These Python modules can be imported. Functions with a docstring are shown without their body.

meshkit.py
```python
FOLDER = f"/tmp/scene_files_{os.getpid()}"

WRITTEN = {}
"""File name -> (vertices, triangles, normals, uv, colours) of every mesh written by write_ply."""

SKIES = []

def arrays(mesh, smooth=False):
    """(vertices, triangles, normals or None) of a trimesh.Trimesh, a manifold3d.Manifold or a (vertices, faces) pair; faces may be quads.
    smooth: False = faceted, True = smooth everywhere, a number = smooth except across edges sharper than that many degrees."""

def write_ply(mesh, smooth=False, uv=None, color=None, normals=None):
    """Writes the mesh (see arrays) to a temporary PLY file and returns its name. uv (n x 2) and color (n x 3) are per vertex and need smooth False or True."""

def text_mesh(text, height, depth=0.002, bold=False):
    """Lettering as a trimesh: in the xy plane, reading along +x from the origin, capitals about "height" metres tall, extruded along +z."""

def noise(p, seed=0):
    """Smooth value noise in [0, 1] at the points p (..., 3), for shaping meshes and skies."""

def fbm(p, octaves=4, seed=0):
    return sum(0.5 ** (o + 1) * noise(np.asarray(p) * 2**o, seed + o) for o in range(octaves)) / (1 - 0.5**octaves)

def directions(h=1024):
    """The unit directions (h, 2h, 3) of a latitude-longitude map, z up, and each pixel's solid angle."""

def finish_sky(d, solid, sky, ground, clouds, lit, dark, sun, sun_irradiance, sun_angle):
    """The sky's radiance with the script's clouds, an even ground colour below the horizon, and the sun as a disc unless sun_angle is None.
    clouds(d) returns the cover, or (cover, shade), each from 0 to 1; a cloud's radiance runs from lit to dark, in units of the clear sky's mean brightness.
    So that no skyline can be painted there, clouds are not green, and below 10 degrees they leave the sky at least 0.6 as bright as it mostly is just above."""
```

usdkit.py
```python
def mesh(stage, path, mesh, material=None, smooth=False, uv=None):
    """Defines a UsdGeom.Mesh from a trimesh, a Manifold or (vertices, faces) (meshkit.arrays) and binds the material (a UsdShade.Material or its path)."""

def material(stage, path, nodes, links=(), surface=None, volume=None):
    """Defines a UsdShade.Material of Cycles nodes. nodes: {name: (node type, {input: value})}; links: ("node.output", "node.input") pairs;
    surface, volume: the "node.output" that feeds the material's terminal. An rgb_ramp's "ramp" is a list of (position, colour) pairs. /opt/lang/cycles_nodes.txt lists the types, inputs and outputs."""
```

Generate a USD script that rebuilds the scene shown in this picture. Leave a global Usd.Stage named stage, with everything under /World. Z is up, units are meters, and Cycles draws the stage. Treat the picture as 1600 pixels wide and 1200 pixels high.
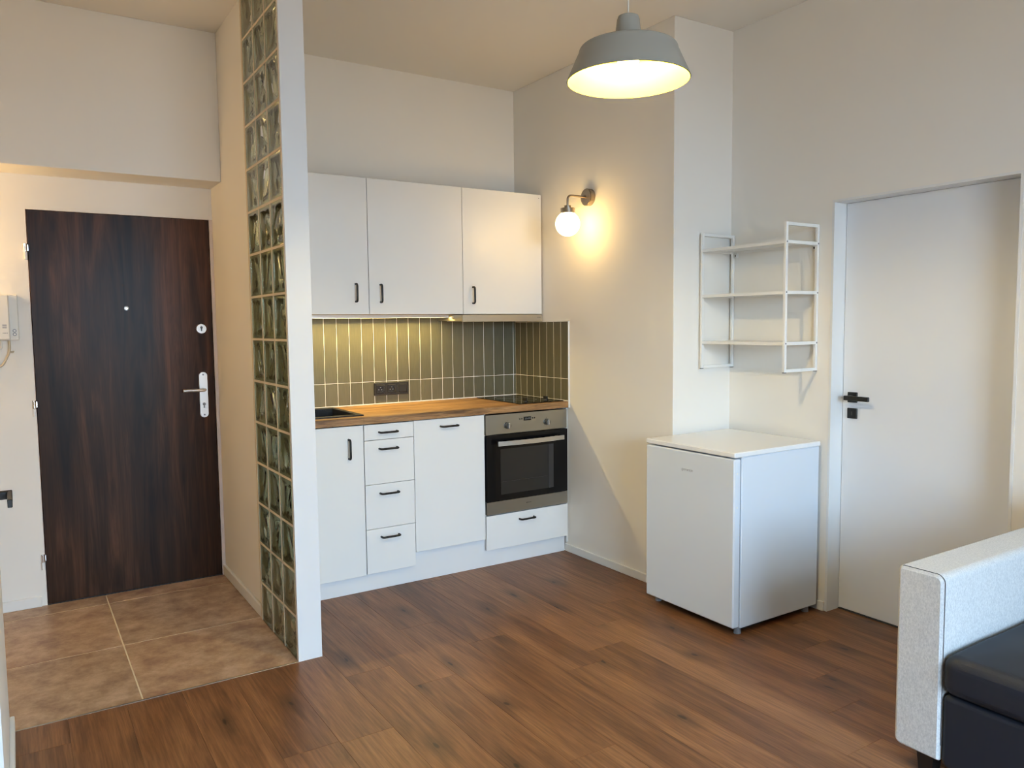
import math
import random
import numpy as np
import trimesh
import manifold3d as m3
import usdkit
import meshkit
from pxr import Gf, Sdf, Usd, UsdGeom, UsdLux

stage = Usd.Stage.CreateInMemory()
UsdGeom.SetStageUpAxis(stage, 'Z')
UsdGeom.SetStageMetersPerUnit(stage, 1.0)
UsdGeom.Xform.Define(stage, '/World')
rng = random.Random(7)

# ------------------------------------------------------------------ camera
F_PX, YAW, PITCH, ROLL, CAM_H = 1214.59, 0.57035, 0.07638, -0.01084, 1.436
cam = UsdGeom.Camera.Define(stage, '/World/camera')
cam.CreateHorizontalApertureAttr(36.0)
cam.CreateVerticalApertureAttr(27.0)
cam.CreateFocalLengthAttr(36.0 * F_PX / 1600)
cam.CreateClippingRangeAttr(Gf.Vec2f(0.05, 100))
cy, sy, cp, sp = math.cos(YAW), math.sin(YAW), math.cos(PITCH), math.sin(PITCH)
fw = np.array([sy * cp, cy * cp, -sp])
r0 = np.array([cy, -sy, 0.0])
u0 = np.cross(r0, fw)
rt = math.cos(ROLL) * r0 + math.sin(ROLL) * u0
up = -math.sin(ROLL) * r0 + math.cos(ROLL) * u0
cam.AddTransformOp().Set(Gf.Matrix4d(*rt, 0, *up, 0, *(-fw), 0, 0, 0, CAM_H, 1))
cam.CreateExposureAttr(0.69)


# ------------------------------------------------------------------ light from outside
def rect_light(path, centre, normal, w, h, colour, power, up_hint=(0, 0, 1)):
    """A RectLight shining along normal."""
    l = UsdLux.RectLight.Define(stage, path)
    l.CreateWidthAttr(w)
    l.CreateHeightAttr(h)
    l.CreateColorAttr(Gf.Vec3f(*colour))
    l.CreateIntensityAttr(power)
    n = -np.array(normal, float) / np.linalg.norm(normal)
    x = np.cross(up_hint, n)
    x /= np.linalg.norm(x)
    y = np.cross(n, x)
    l.AddTransformOp().Set(Gf.Matrix4d(*x, 0, *y, 0, *n, 0, *map(float, centre), 1))
    return l


dome = UsdLux.DomeLight.Define(stage, '/World/sky')
dome.CreateColorAttr(Gf.Vec3f(0.98, 0.96, 0.92))
dome.CreateIntensityAttr(1.0)
DAY = (0.40, 0.69, 1.0)
# the patch of bright sky seen through the balcony window in the wall behind the camera
rect_light('/World/sky_daylight', (1.25, -7.0, 5.5), (0, 0.85, -0.53), 11.0, 9.0, DAY, 13.5)


# ------------------------------------------------------------------ materials
def srgb(*c):
    return tuple(((v / 255 + 0.055) / 1.055) ** 2.4 if v > 10 else v / 255 / 12.92 for v in c)


def mat(name, colour, rough=0.5, metal=0.0, bump=0.0, bump_scale=60, spec=0.5, **kw):
    nodes = {'p': ('principled_bsdf', {'base_color': colour, 'roughness': rough, 'metallic': metal, 'specular_ior_level': spec, **kw})}
    links = []
    if bump:
        nodes['g'] = ('geometry', {})
        nodes['n'] = ('noise_texture', {'scale': bump_scale, 'detail': 3.0})
        nodes['b'] = ('bump', {'strength': bump, 'distance': 0.002})
        links += [('g.position', 'n.vector'), ('n.fac', 'b.height'), ('b.normal', 'p.normal')]
    return usdkit.material(stage, '/World/Looks/' + name, nodes, links, surface='p.BSDF')


def emit(name, colour, strength):
    return usdkit.material(stage, '/World/Looks/' + name, {'e': ('emission', {'color': colour, 'strength': strength})}, surface='e.emission')


def mottled(name, c1, c2, rough, scale, stretch=(1, 1, 1), offset=(0, 0, 0), bump=0.15, c3=None, detail=6.0, **kw):
    """Two or three tones mixed by noise."""
    ramp = [(0.30, c1), (0.70, c2)] if c3 is None else [(0.36, c1), (0.5, c2), (0.64, c3)]
    nodes = {'g': ('geometry', {}), 'm': ('mapping', {'location': offset, 'scale': stretch}),
             'n': ('noise_texture', {'scale': scale, 'detail': detail, 'roughness': 0.70}),
             'r': ('rgb_ramp', {'ramp': ramp}), 'b': ('bump', {'strength': bump, 'distance': 0.001}),
             'p': ('principled_bsdf', {'roughness': rough, **kw})}
    return usdkit.material(stage, '/World/Looks/' + name, nodes,
                           [('g.position', 'm.vector'), ('m.vector', 'n.vector'), ('n.fac', 'r.fac'), ('r.color', 'p.base_color'), ('n.fac', 'b.height'), ('b.normal', 'p.normal')], surface='p.BSDF')


def wood(name, dark, mid, light, rough, axis, offset=(0, 0, 0), knots=0.0, spec=0.5, broad=3.0, fibre=60.0, contrast=0.5, tone=1.0, knot_scale=2.3, knot_colour=(0.02, 0.012, 0.008)):
    """Grain running along axis 0, 1 or 2 of the world."""
    s = [1.0, 1.0, 1.0]
    s[axis] = 0.09
    s2 = [1.0, 1.0, 1.0]
    s2[axis] = 0.035
    s3 = [1.0, 1.0, 1.0]
    s3[axis] = 0.36
    k = lambda c: tuple(v * tone for v in c)
    nodes = {
        'g': ('geometry', {}),
        'm': ('mapping', {'location': offset, 'scale': tuple(s)}),
        'm2': ('mapping', {'location': offset, 'scale': tuple(s2)}),
        'm3': ('mapping', {'location': offset, 'scale': tuple(s3)}),
        'n': ('noise_texture', {'scale': broad, 'detail': 4.0, 'roughness': 0.55, 'distortion': 0.7}),
        'w': ('noise_texture', {'scale': broad * 4.5, 'detail': 5.0, 'roughness': 0.6, 'distortion': 1.2}),
        'f': ('noise_texture', {'scale': fibre, 'detail': 4.0, 'roughness': 0.7}),
        'x': ('math', {'math_type': 'multiply_add', 'value2': 0.5, 'value3': 0.0}),
        'y': ('math', {'math_type': 'multiply_add', 'value2': 0.5}),
        'r': ('rgb_ramp', {'ramp': [(0.36, k(dark)), (0.5, k(mid)), (0.64, k(light))]}),
        'fr': ('map_range', {'from_min': 0.3, 'from_max': 0.7, 'to_min': 1 - contrast, 'to_max': 1.0 + 0.3 * contrast, 'clamp': True}),
        'cc': ('combine_color', {}),
        'mx': ('mix_color', {'blend_type': 'multiply', 'fac': 1.0}),
        'b': ('bump', {'strength': 0.08, 'distance': 0.001}),
        'p': ('principled_bsdf', {'roughness': rough, 'specular_ior_level': spec}),
    }
    links = [('g.position', 'm.vector'), ('g.position', 'm2.vector'), ('g.position', 'm3.vector'), ('m.vector', 'n.vector'), ('m.vector', 'w.vector'), ('m2.vector', 'f.vector'),
             ('n.fac', 'x.value1'), ('w.fac', 'y.value1'), ('x.value', 'y.value3'), ('y.value', 'r.fac'),
             ('f.fac', 'fr.value'), ('fr.result', 'cc.r'), ('fr.result', 'cc.g'), ('fr.result', 'cc.b'),
             ('r.color', 'mx.a'), ('cc.color', 'mx.b'), ('f.fac', 'b.height'), ('b.normal', 'p.normal')]
    if knots:
        nodes['kn'] = ('noise_texture', {'scale': 9.0, 'detail': 2.0})
        nodes['ka'] = ('vector_math', {'math_type': 'multiply_add', 'vector2': (0.07, 0.07, 0.07)})
        nodes['v'] = ('voronoi_texture', {'scale': knot_scale, 'randomness': 1.0, 'dimensions': '2D' if axis < 2 else '3D'})
        nodes['vr'] = ('map_range', {'from_min': 0.015, 'from_max': 0.065, 'to_min': knots, 'to_max': 0.0, 'clamp': True, 'range_type': 'smoothstep'})
        nodes['vq'] = ('map_range', {'from_min': 0.02, 'from_max': 0.27, 'to_min': knots * 0.52, 'to_max': 0.0, 'clamp': True, 'range_type': 'smoothstep'})
        nodes['ms'] = ('separate_color', {})
        nodes['gt'] = ('math', {'math_type': 'greater_than', 'value2': 0.42})
        nodes['mu'] = ('math', {'math_type': 'maximum'})
        nodes['mv'] = ('math', {'math_type': 'multiply'})
        nodes['mk'] = ('mix_color', {'blend_type': 'mix', 'b': knot_colour})
        links += [('m3.vector', 'kn.vector'), ('kn.color', 'ka.vector1'), ('m3.vector', 'ka.vector3'), ('ka.vector', 'v.vector'), ('v.distance', 'vr.value'), ('v.distance', 'vq.value'),
                  ('v.color', 'ms.color'), ('ms.r', 'gt.value1'), ('vr.result', 'mu.value1'), ('vq.result', 'mu.value2'),
                  ('mu.value', 'mv.value1'), ('gt.value', 'mv.value2'), ('mv.value', 'mk.fac'), ('mx.result', 'mk.a'), ('mk.result', 'p.base_color')]
    else:
        links.append(('mx.result', 'p.base_color'))
    return usdkit.material(stage, '/World/Looks/' + name, nodes, links, surface='p.BSDF')


M = {}
M['wall'] = mat('wall_paint', (0.86, 0.835, 0.785), 0.85, bump=0.10, bump_scale=90, spec=0.3)
M['ceiling'] = mat('ceiling_paint', (0.86, 0.82, 0.75), 0.9, bump=0.08, bump_scale=70, spec=0.2)
M['trim'] = mat('white_trim', (0.82, 0.82, 0.80), 0.45)
M['jamb'] = mat('white_jamb', (0.80, 0.81, 0.81), 0.4)
M['cabinet'] = mat('white_cabinet_front', (0.85, 0.855, 0.845), 0.38)
M['carcass'] = mat('white_carcass', (0.76, 0.76, 0.74), 0.5)
M['black'] = mat('black_handle', (0.012, 0.011, 0.011), 0.38)
M['blackplastic'] = mat('black_plastic', (0.022, 0.021, 0.022), 0.38)
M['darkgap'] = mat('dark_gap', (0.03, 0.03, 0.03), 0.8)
M['steel'] = mat('brushed_steel', (0.40, 0.38, 0.33), 0.36, metal=1.0)
M['chrome'] = mat('satin_chrome', (0.80, 0.80, 0.80), 0.25, metal=1.0)
M['satin'] = mat('satin_aluminium', (0.78, 0.77, 0.75), 0.38, metal=0.85)
M['bronze'] = mat('dark_nickel', (0.36, 0.30, 0.24), 0.34, metal=1.0)
M['knobmetal'] = mat('knob_metal', (.20, .20, .19), .35, metal=1.0)
M['blackglass'] = mat('black_glass', (0.004, 0.004, 0.005), 0.05, spec=0.35)
M['ovenwindow'] = mat('oven_window_glass', (0.024, 0.023, 0.022), 0.12, spec=0.4)
M['hobglass'] = mat('hob_glass', (0.008, 0.008, 0.008), 0.04)
M['sink'] = mat('black_composite', (0.010, 0.010, 0.011), 0.32)
M['grout'] = mat('tile_grout', (0.88, 0.85, 0.79), 0.8)
M['mortar'] = mat('glass_block_mortar', (0.70, 0.60, 0.45), 0.8, bump=0.1)
M['fridge'] = mat('fridge_enamel', (0.73, 0.79, 0.86), 0.30)
M['fridgetop'] = mat('fridge_worktop', (0.88, 0.89, 0.89), 0.24)
M['greyprint'] = mat('grey_print', (0.25, 0.26, 0.28), 0.4)
M['logo'] = mat('logo_grey', (0.36, 0.37, 0.40), 0.4)
M['darkprint'] = mat('dark_print', (0.06, 0.055, 0.05), 0.4)
M['shelf'] = mat('white_powder_coat', (0.86, 0.855, 0.83), 0.42)
M['shade'] = mat('grey_lamp_enamel', (0.33, 0.325, 0.29), 0.45)
M['shadein'] = mat('glow_yellow_lamp_enamel', (0.62, 0.52, 0.04), 0.6)  # yellow base colour paints in the lamp glow inside the shade
M['cable'] = mat('white_cable', (0.66, 0.64, 0.58), 0.5)
M['intercom'] = mat('ivory_plastic', (0.78, 0.75, 0.68), 0.4)
M['intercomcable'] = mat('ivory_cable', (0.58, 0.49, 0.35), 0.5)
M['globe'] = emit('lit_opal_globe', (1.0, 0.64, 0.22), 14.0)
M['bulb'] = emit('lit_bulb', (1.0, 0.80, 0.46), 600.0)
M['stone'] = mottled('stone_tile', srgb(144, 114, 93), srgb(173, 146, 118), 0.45, 8.0, c3=srgb(197, 169, 144), bump=0.2, detail=14.0)
M['stone2'] = mottled('stone_tile_b', srgb(150, 116, 97), srgb(178, 148, 118), 0.45, 8.0, offset=(3.1, 7.7, 0), c3=srgb(201, 171, 146), bump=0.2, detail=14.0)
M['floorgrout'] = mat('floor_grout', (0.74, 0.64, 0.46), 0.8)
M['fabric'] = mottled('melange_fabric', (0.46, 0.47, 0.48), (0.70, 0.70, 0.69), 0.95, 210.0, stretch=(1, 1, 0.6), bump=0.35, sheen_weight=0.3, detail=4.0)
M['piping'] = mat('dark_seam', (0.10, 0.10, 0.11), 0.8)
M['leather'] = mat('navy_leather', (0.012, 0.016, 0.027), 0.55, bump=0.25, bump_scale=500, spec=0.4)
M['lever'] = mat('matt_black', (0.006, 0.006, 0.006), 0.4)
TILE = []
for i, (a, b) in enumerate([((97, 94, 73), (107, 103, 81)), ((93, 90, 70), (103, 99, 78)), ((101, 97, 76), (111, 106, 84))]):
    TILE.append(mottled('wall_tile_%s' % 'abc'[i], srgb(*a), srgb(*b), 0.46, 22.0, stretch=(6, 6, 0.5), offset=(i * 3.3, i, 0), bump=0.12, specular_ior_level=0.55))
M['walnut'] = wood('walnut_door', srgb(28, 15, 9), srgb(58, 36, 22), srgb(98, 63, 41), 0.34, 2, spec=0.16, offset=(2.2, 0, 1.0), broad=3.0, fibre=80.0, contrast=0.34, knots=0.7, knot_scale=2.6)
M['worktop'] = wood('oak_worktop', srgb(118, 84, 52), srgb(178, 134, 87), srgb(206, 164, 112), 0.42, 0, offset=(0.4, 1.3, 0.2), broad=14.0, fibre=130.0, contrast=0.45, knots=0.75, knot_scale=5.0, knot_colour=(0.06, 0.03, 0.015))
PLANK = []
for i in range(9):
    PLANK.append(wood('oak_plank_%s' % 'abcdefghi'[i], srgb(100, 66, 43), srgb(130, 89, 58), srgb(152, 108, 72), 0.38, 1, spec=0.3, offset=(i * 2.37, i * 1.71, i * 0.9),
                      broad=4.0, fibre=110.0, contrast=0.45, knots=0.9, tone=0.96 + 0.012 * ((i * 5) % 9), knot_scale=4.3))
M['glass'] = usdkit.material(stage, '/World/Looks/glass_block_glass', {
    'f': ('fresnel', {'IOR': 1.45}), 'g': ('glossy_bsdf', {'roughness': 0.04, 'color': (1, 1, 1)}), 't': ('transparent_bsdf', {'color': (0.93, 0.965, 0.87)}),
    'r': ('refraction_bsdf', {'IOR': 1.45, 'roughness': 0.02, 'color': (0.93, 0.965, 0.87)}), 'm': ('mix_closure', {'fac': 0.5}), 'x': ('mix_closure', {})},
    [('t.BSDF', 'm.closure1'), ('r.BSDF', 'm.closure2'), ('f.fac', 'x.fac'), ('m.closure', 'x.closure1'), ('g.BSDF', 'x.closure2')], surface='x.closure')
M['blockrim'] = mat('glass_block_rim', (0.40, 0.43, 0.29), 0.4)
M['pane'] = usdkit.material(stage, '/World/Looks/window_glass', {'t': ('transparent_bsdf', {}), 'g': ('glossy_bsdf', {'roughness': 0.0, 'color': (1, 1, 1)}), 'f': ('fresnel', {'IOR': 1.45}), 'x': ('mix_closure', {})},
                            [('f.fac', 'x.fac'), ('t.BSDF', 'x.closure1'), ('g.BSDF', 'x.closure2')], surface='x.closure')

# ------------------------------------------------------------------ scene helpers
used, origin = {}, {'/World': np.zeros(3)}


def numbered(path):
    n = used.get(path, 0)
    used[path] = n + 1
    return path if n == 0 else '%s_%03d' % (path, n)


def custom(prim, **kw):
    for k, v in kw.items():
        if v:
            prim.SetCustomDataByKey(k, v)


def thing(name, label, cat, loc=(0, 0, 0), group=None, kind=None):
    path = numbered('/World/' + name)
    x = UsdGeom.Xform.Define(stage, path)
    x.AddTranslateOp().Set(Gf.Vec3d(*map(float, loc)))
    origin[path] = np.array(loc, float)
    custom(x.GetPrim(), label=label, category=cat, group=group, kind=kind)
    return path


def obj(name, mesh, material, parent='/World', smooth=False, label=None, cat=None, group=None, kind=None):
    """One Mesh prim; mesh is given in world coordinates."""
    path = numbered(parent + '/' + name)
    v, f, _ = meshkit.arrays(mesh)
    o = origin[parent]
    p = usdkit.mesh(stage, path, trimesh.Trimesh(v - o, f, process=False), M[material] if isinstance(material, str) else material, smooth=smooth)
    origin[path] = o
    custom(p.GetPrim(), label=label, category=cat, group=group, kind=kind)
    return path


def cat_(*ms):
    out = []
    for m in ms:
        v, f, _ = meshkit.arrays(m)
        out.append(trimesh.Trimesh(v, f, process=False))
    return trimesh.util.concatenate(out)


def box(x0, x1, y0, y1, z0, z1, c=0.0):
    """A box, chamfered by c."""
    lo, hi = np.minimum([x0, y0, z0], [x1, y1, z1]).astype(float), np.maximum([x0, y0, z0], [x1, y1, z1]).astype(float)
    if not c:
        m = trimesh.creation.box(hi - lo)
        m.apply_translation((lo + hi) / 2)
        return m
    c = min(c, *(0.45 * (hi - lo)))
    pts = []
    for k in range(3):
        d = np.full(3, c)
        d[k] = 0
        a, b = lo + d, hi - d
        pts += [[(a, b)[i][0], (a, b)[j][1], (a, b)[l][2]] for i in (0, 1) for j in (0, 1) for l in (0, 1)]
    return m3.Manifold.hull_points(np.array(pts))


def soft(x0, x1, y0, y1, z0, z1, r, seg=24):
    s = m3.Manifold.sphere(r, seg)
    return m3.Manifold.batch_hull([s.translate((x, y, z)) for x in (x0 + r, x1 - r) for y in (y0 + r, y1 - r) for z in (z0 + r, z1 - r)])


def frame_to(d):
    d = np.array(d, float) / np.linalg.norm(d)
    a = np.array([0, 0, 1.0]) if abs(d[2]) < 0.9 else np.array([1.0, 0, 0])
    x = np.cross(a, d)
    x /= np.linalg.norm(x)
    return x, np.cross(d, x), d


def cyl(p, q, r, r2=None, seg=32):
    p, q = np.array(p, float), np.array(q, float)
    L = np.linalg.norm(q - p)
    x, y, d = frame_to(q - p)
    m = m3.Manifold.cylinder(L, r, r if r2 is None else r2, seg)
    return m.transform(np.column_stack([x, y, d, p]))


def ball(c, r, seg=48):
    return m3.Manifold.sphere(r, seg).translate(tuple(map(float, c)))


def bend(pts, rad, n=6):
    """Rounds the corners of a path."""
    pts = [np.array(p, float) for p in pts]
    out = [pts[0]]
    for a, b, c in zip(pts, pts[1:], pts[2:]):
        u, v = a - b, c - b
        k = min(rad, 0.49 * np.linalg.norm(u), 0.49 * np.linalg.norm(v))
        s, e = b + u / np.linalg.norm(u) * k, b + v / np.linalg.norm(v) * k
        for t in np.linspace(0, 1, n):
            out.append((1 - t) ** 2 * s + 2 * t * (1 - t) * b + t * t * e)
    return out + [pts[-1]]


def tube(path, r, seg=12, flat=1.0):
    path = [np.array(p, float) for p in path]
    P = []
    x = None
    for i, p in enumerate(path):
        d = path[min(i + 1, len(path) - 1)] - path[max(i - 1, 0)]
        d /= np.linalg.norm(d)
        if x is None:
            x, y, _ = frame_to(d)
        else:
            x = x - d * (x @ d)
            x /= np.linalg.norm(x)
            y = np.cross(d, x)
        for k in range(seg):
            a = 2 * math.pi * k / seg
            P.append(p + r * (math.cos(a) * x + flat * math.sin(a) * y))
    n, f = len(path), []
    for i in range(n - 1):
        for k in range(seg):
            a, b = i * seg + k, i * seg + (k + 1) % seg
            f += [[a, b, b + seg], [a, b + seg, a + seg]]
    c0, c1 = len(P), len(P) + 1
    P += [path[0], path[-1]]
    for k in range(seg):
        f += [[c0, (k + 1) % seg, k], [c1, (n - 1) * seg + k, (n - 1) * seg + (k + 1) % seg]]
    return trimesh.Trimesh(P, f, process=False)


def lathe(profile, c=(0, 0, 0), seg=64):
    m = trimesh.creation.revolve(np.array(profile, float), sections=seg)
    m.apply_translation(c)
    return m


def diff(a, *bs):
    for b in bs:
        a = a - b
    return a


def mbox(x0, x1, y0, y1, z0, z1):
    return m3.Manifold.cube((x1 - x0, y1 - y0, z1 - z0)).translate((x0, y0, z0))


def text_on(text, height, origin_, xdir, ydir, depth=0.0004, width=None, bold=False):
    m = meshkit.text_mesh(text, height, depth, bold)
    xd, yd = np.array(xdir, float), np.array(ydir, float)
    zd = np.cross(xd, yd)
    v = np.array(m.vertices)
    if width:
        v[:, 0] *= width / v[:, 0].max()
    m.vertices = np.array(origin_) + v[:, :1] * xd + v[:, 1:2] * yd + v[:, 2:3] * zd
    return m


# ------------------------------------------------------------------ room shell
XR, YB, ZC, YS, XS = 2.902, 4.4705, 2.987, 2.961, 3.330     # kitchen right wall, kitchen back wall, ceiling, step, right wall
XP, XPR, XH = 0.9675, 1.0709, 0.985                          # partition faces, hall right wall
YG0, YG1, YU, YD = 3.8266, 3.228, 4.401, 4.655               # glass block panel, bulkhead, entrance wall
XL, XHL, YF, XLF = -0.075, -0.75, -1.80, -1.6
ST = 'structure'
obj('ceiling', box(XLF - .2, 3.6, YF - .2, 4.9, ZC, ZC + .15), 'ceiling', label='plain off-white ceiling over the kitchen and hall', cat='ceiling', kind=ST)

wb = thing('wall_back', 'cream kitchen back wall with the green tiled splashback', 'wall', kind=ST)
obj('plaster', box(XPR, XR, YB, YB + .2, 0, ZC), 'wall', wb)
wr = thing('wall_right', 'kitchen side wall with the globe lamp and stepped end', 'wall', kind=ST)
obj('plaster', box(XR, 3.6, YS, YB + .2, 0, ZC, 0.003), 'wall', wr)
OY0, OY1, OZ = 1.500, 2.337, 2.011
obj('wall_right_front', diff(mbox(XS, XS + .2, YF, YS, 0, ZC), mbox(XS - .1, XS + .3, OY0, OY1, -1, OZ)), 'wall', label='pale wall beside the fridge with the white interior door', cat='wall', kind=ST)
obj('wall_hall_back', diff(mbox(XHL - .2, XH, YD, YD + .2, 0, ZC), mbox(0.0885, 0.9655, YD - .1, YD + .06, -1, 2.041)), 'wall', label='cream hall wall around the dark entrance door', cat='wall', kind=ST)
obj('wall_hall_bulkhead', box(XHL, XH, YU, YD, 2.214, ZC, 0.002), 'wall', label='boxed-out upper wall above the entrance door', cat='wall', kind=ST)
obj('wall_hall_right', box(XH, XPR, YG0 + .002, YD + .2, 0, ZC), 'wall', label='narrow cream wall between entrance door and glass blocks', cat='wall', kind=ST)
obj('wall_hall_left', box(XHL - .2, XHL, 3.24, YD, 0, ZC), 'wall', label='left hall wall beside the intercom', cat='wall', kind=ST)
obj('wall_left', diff(mbox(-.24, XL, 1.25, 3.24, 0, ZC), mbox(-.155, XL + .1, 1.52, 2.40, -1, 2.02)), 'wall', label='white wall edge at the far left foreground', cat='wall', kind=ST)
obj('wall_hall_return', box(XHL, -.24, 3.1, 3.24, 0, ZC), 'wall', label='short hall wall behind the left foreground edge', cat='wall', kind=ST)
obj('wall_left_return', box(XLF, -.24, 1.25, 1.37, 0, ZC), 'wall', label='living room wall left of the camera', cat='wall', kind=ST)
obj('wall_left_front', box(XLF - .2, XLF, YF, 1.25, 0, ZC), 'wall', label='left living room wall behind the camera', cat='wall', kind=ST)
WX0, WX1, WZ0, WZ1 = 0.2, 2.3, 0.10, 2.45
obj('wall_front', diff(mbox(XLF - .2, 3.6, YF - .2, YF, 0, ZC), mbox(WX0, WX1, YF - 1, YF + 1, WZ0, WZ1)), 'wall', label='window wall behind the camera', cat='wall', kind=ST)
w1 = thing('window_1', 'tall white balcony window behind the camera', 'window', kind=ST)
y = YF - .1
for a in ((WX0, WX1, WZ0, WZ0 + .07), (WX0, WX1, WZ1 - .07, WZ1), (WX0, WX0 + .07, WZ0 + .07, WZ1 - .07), (WX1 - .07, WX1, WZ0 + .07, WZ1 - .07), (1.22, 1.28, WZ0 + .07, WZ1 - .07)):
    obj('window_frame', box(a[0], a[1], y - .03, y + .03, a[2], a[3], .004), 'jamb', w1)
obj('pane', box(WX0 + .07, 1.22, y - .004, y + .004, WZ0 + .07, WZ1 - .07), 'pane', w1)
obj('pane', box(1.28, WX1 - .07, y - .004, y + .004, WZ0 + .07, WZ1 - .07), 'pane', w1)

# baseboards
BH = 0.047
obj('baseboard_right', box(XR - .012, XR, YS + .002, 3.905, 0, BH, .002), 'trim', label='low white skirting along the kitchen side wall', cat='baseboard', kind=ST)
obj('baseboard_step', box(XR - .012, XS - .012, YS - .012, YS, 0, BH, .002), 'trim', label='low white skirting on the wall step behind the fridge', cat='baseboard', kind=ST)
obj('baseboard_right_front', box(XS - .012, XS, OY1 + .002, YS - .014, 0, BH, .002), 'trim', label='low white skirting between fridge and white door', cat='baseboard', kind=ST)
obj('baseboard_hall_right', box(XH - .015, XH, YG0 - .004, YD, 0, .06, .003), 'trim', label='cream skirting on the wall between entrance door and glass blocks', cat='baseboard', kind=ST)
obj('baseboard_hall_back', box(XHL, 0.064, YD - .013, YD, 0, .055, .003), 'trim', label='cream skirting on the wall left of the entrance door', cat='baseboard', kind=ST)
obj('baseboard_left', box(XL, XL + .015, 2.46, 3.24, 0, .055, .003), 'trim', label='white skirting end in the bottom left foreground', cat='baseboard', kind=ST)

# glass block partition
pt = thing('wall_partition', 'glass block partition with a white end face between hall and kitchen', 'wall', (XP, YG1, 0), kind=ST)
obj('end_post', box(XP, XPR, YG1, YG1 + .018, 0, ZC), mat('white_post_paint', (.75, .76, .77), .6), pt, label='white end face of the glass block wall')
nrow, pz = 15, 0.1982
zj = [-.008 + pz * k for k in range(nrow + 1)]
yj = [YG1 + .018 + .001, 3.4085, 3.6055, 3.8]
yj = [3.239, 3.4165, 3.6035, 3.790]
gm = []
for k in range(nrow + 1):
    gm.append(box(XP + .0015, XPR - .0015, YG1 + .018, YG0, max(0, zj[k] - .005), min(ZC, zj[k] + .005)))
for yy, hw in ((3.2505, .0045), (3.434, .0045), (3.620, .0045)):
    gm.append(box(XP + .001, XPR - .001, yy - hw, yy + hw, 0, ZC))
gm.append(box(XP + .001, XPR - .001, 3.806, YG0, 0, ZC))
gm.append(box(XP + .0015, XPR - .0015, YG1 + .018, YG0, zj[-1], ZC))
obj('mortar', cat_(*gm), 'mortar', pt, label='cream mortar joints')


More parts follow.
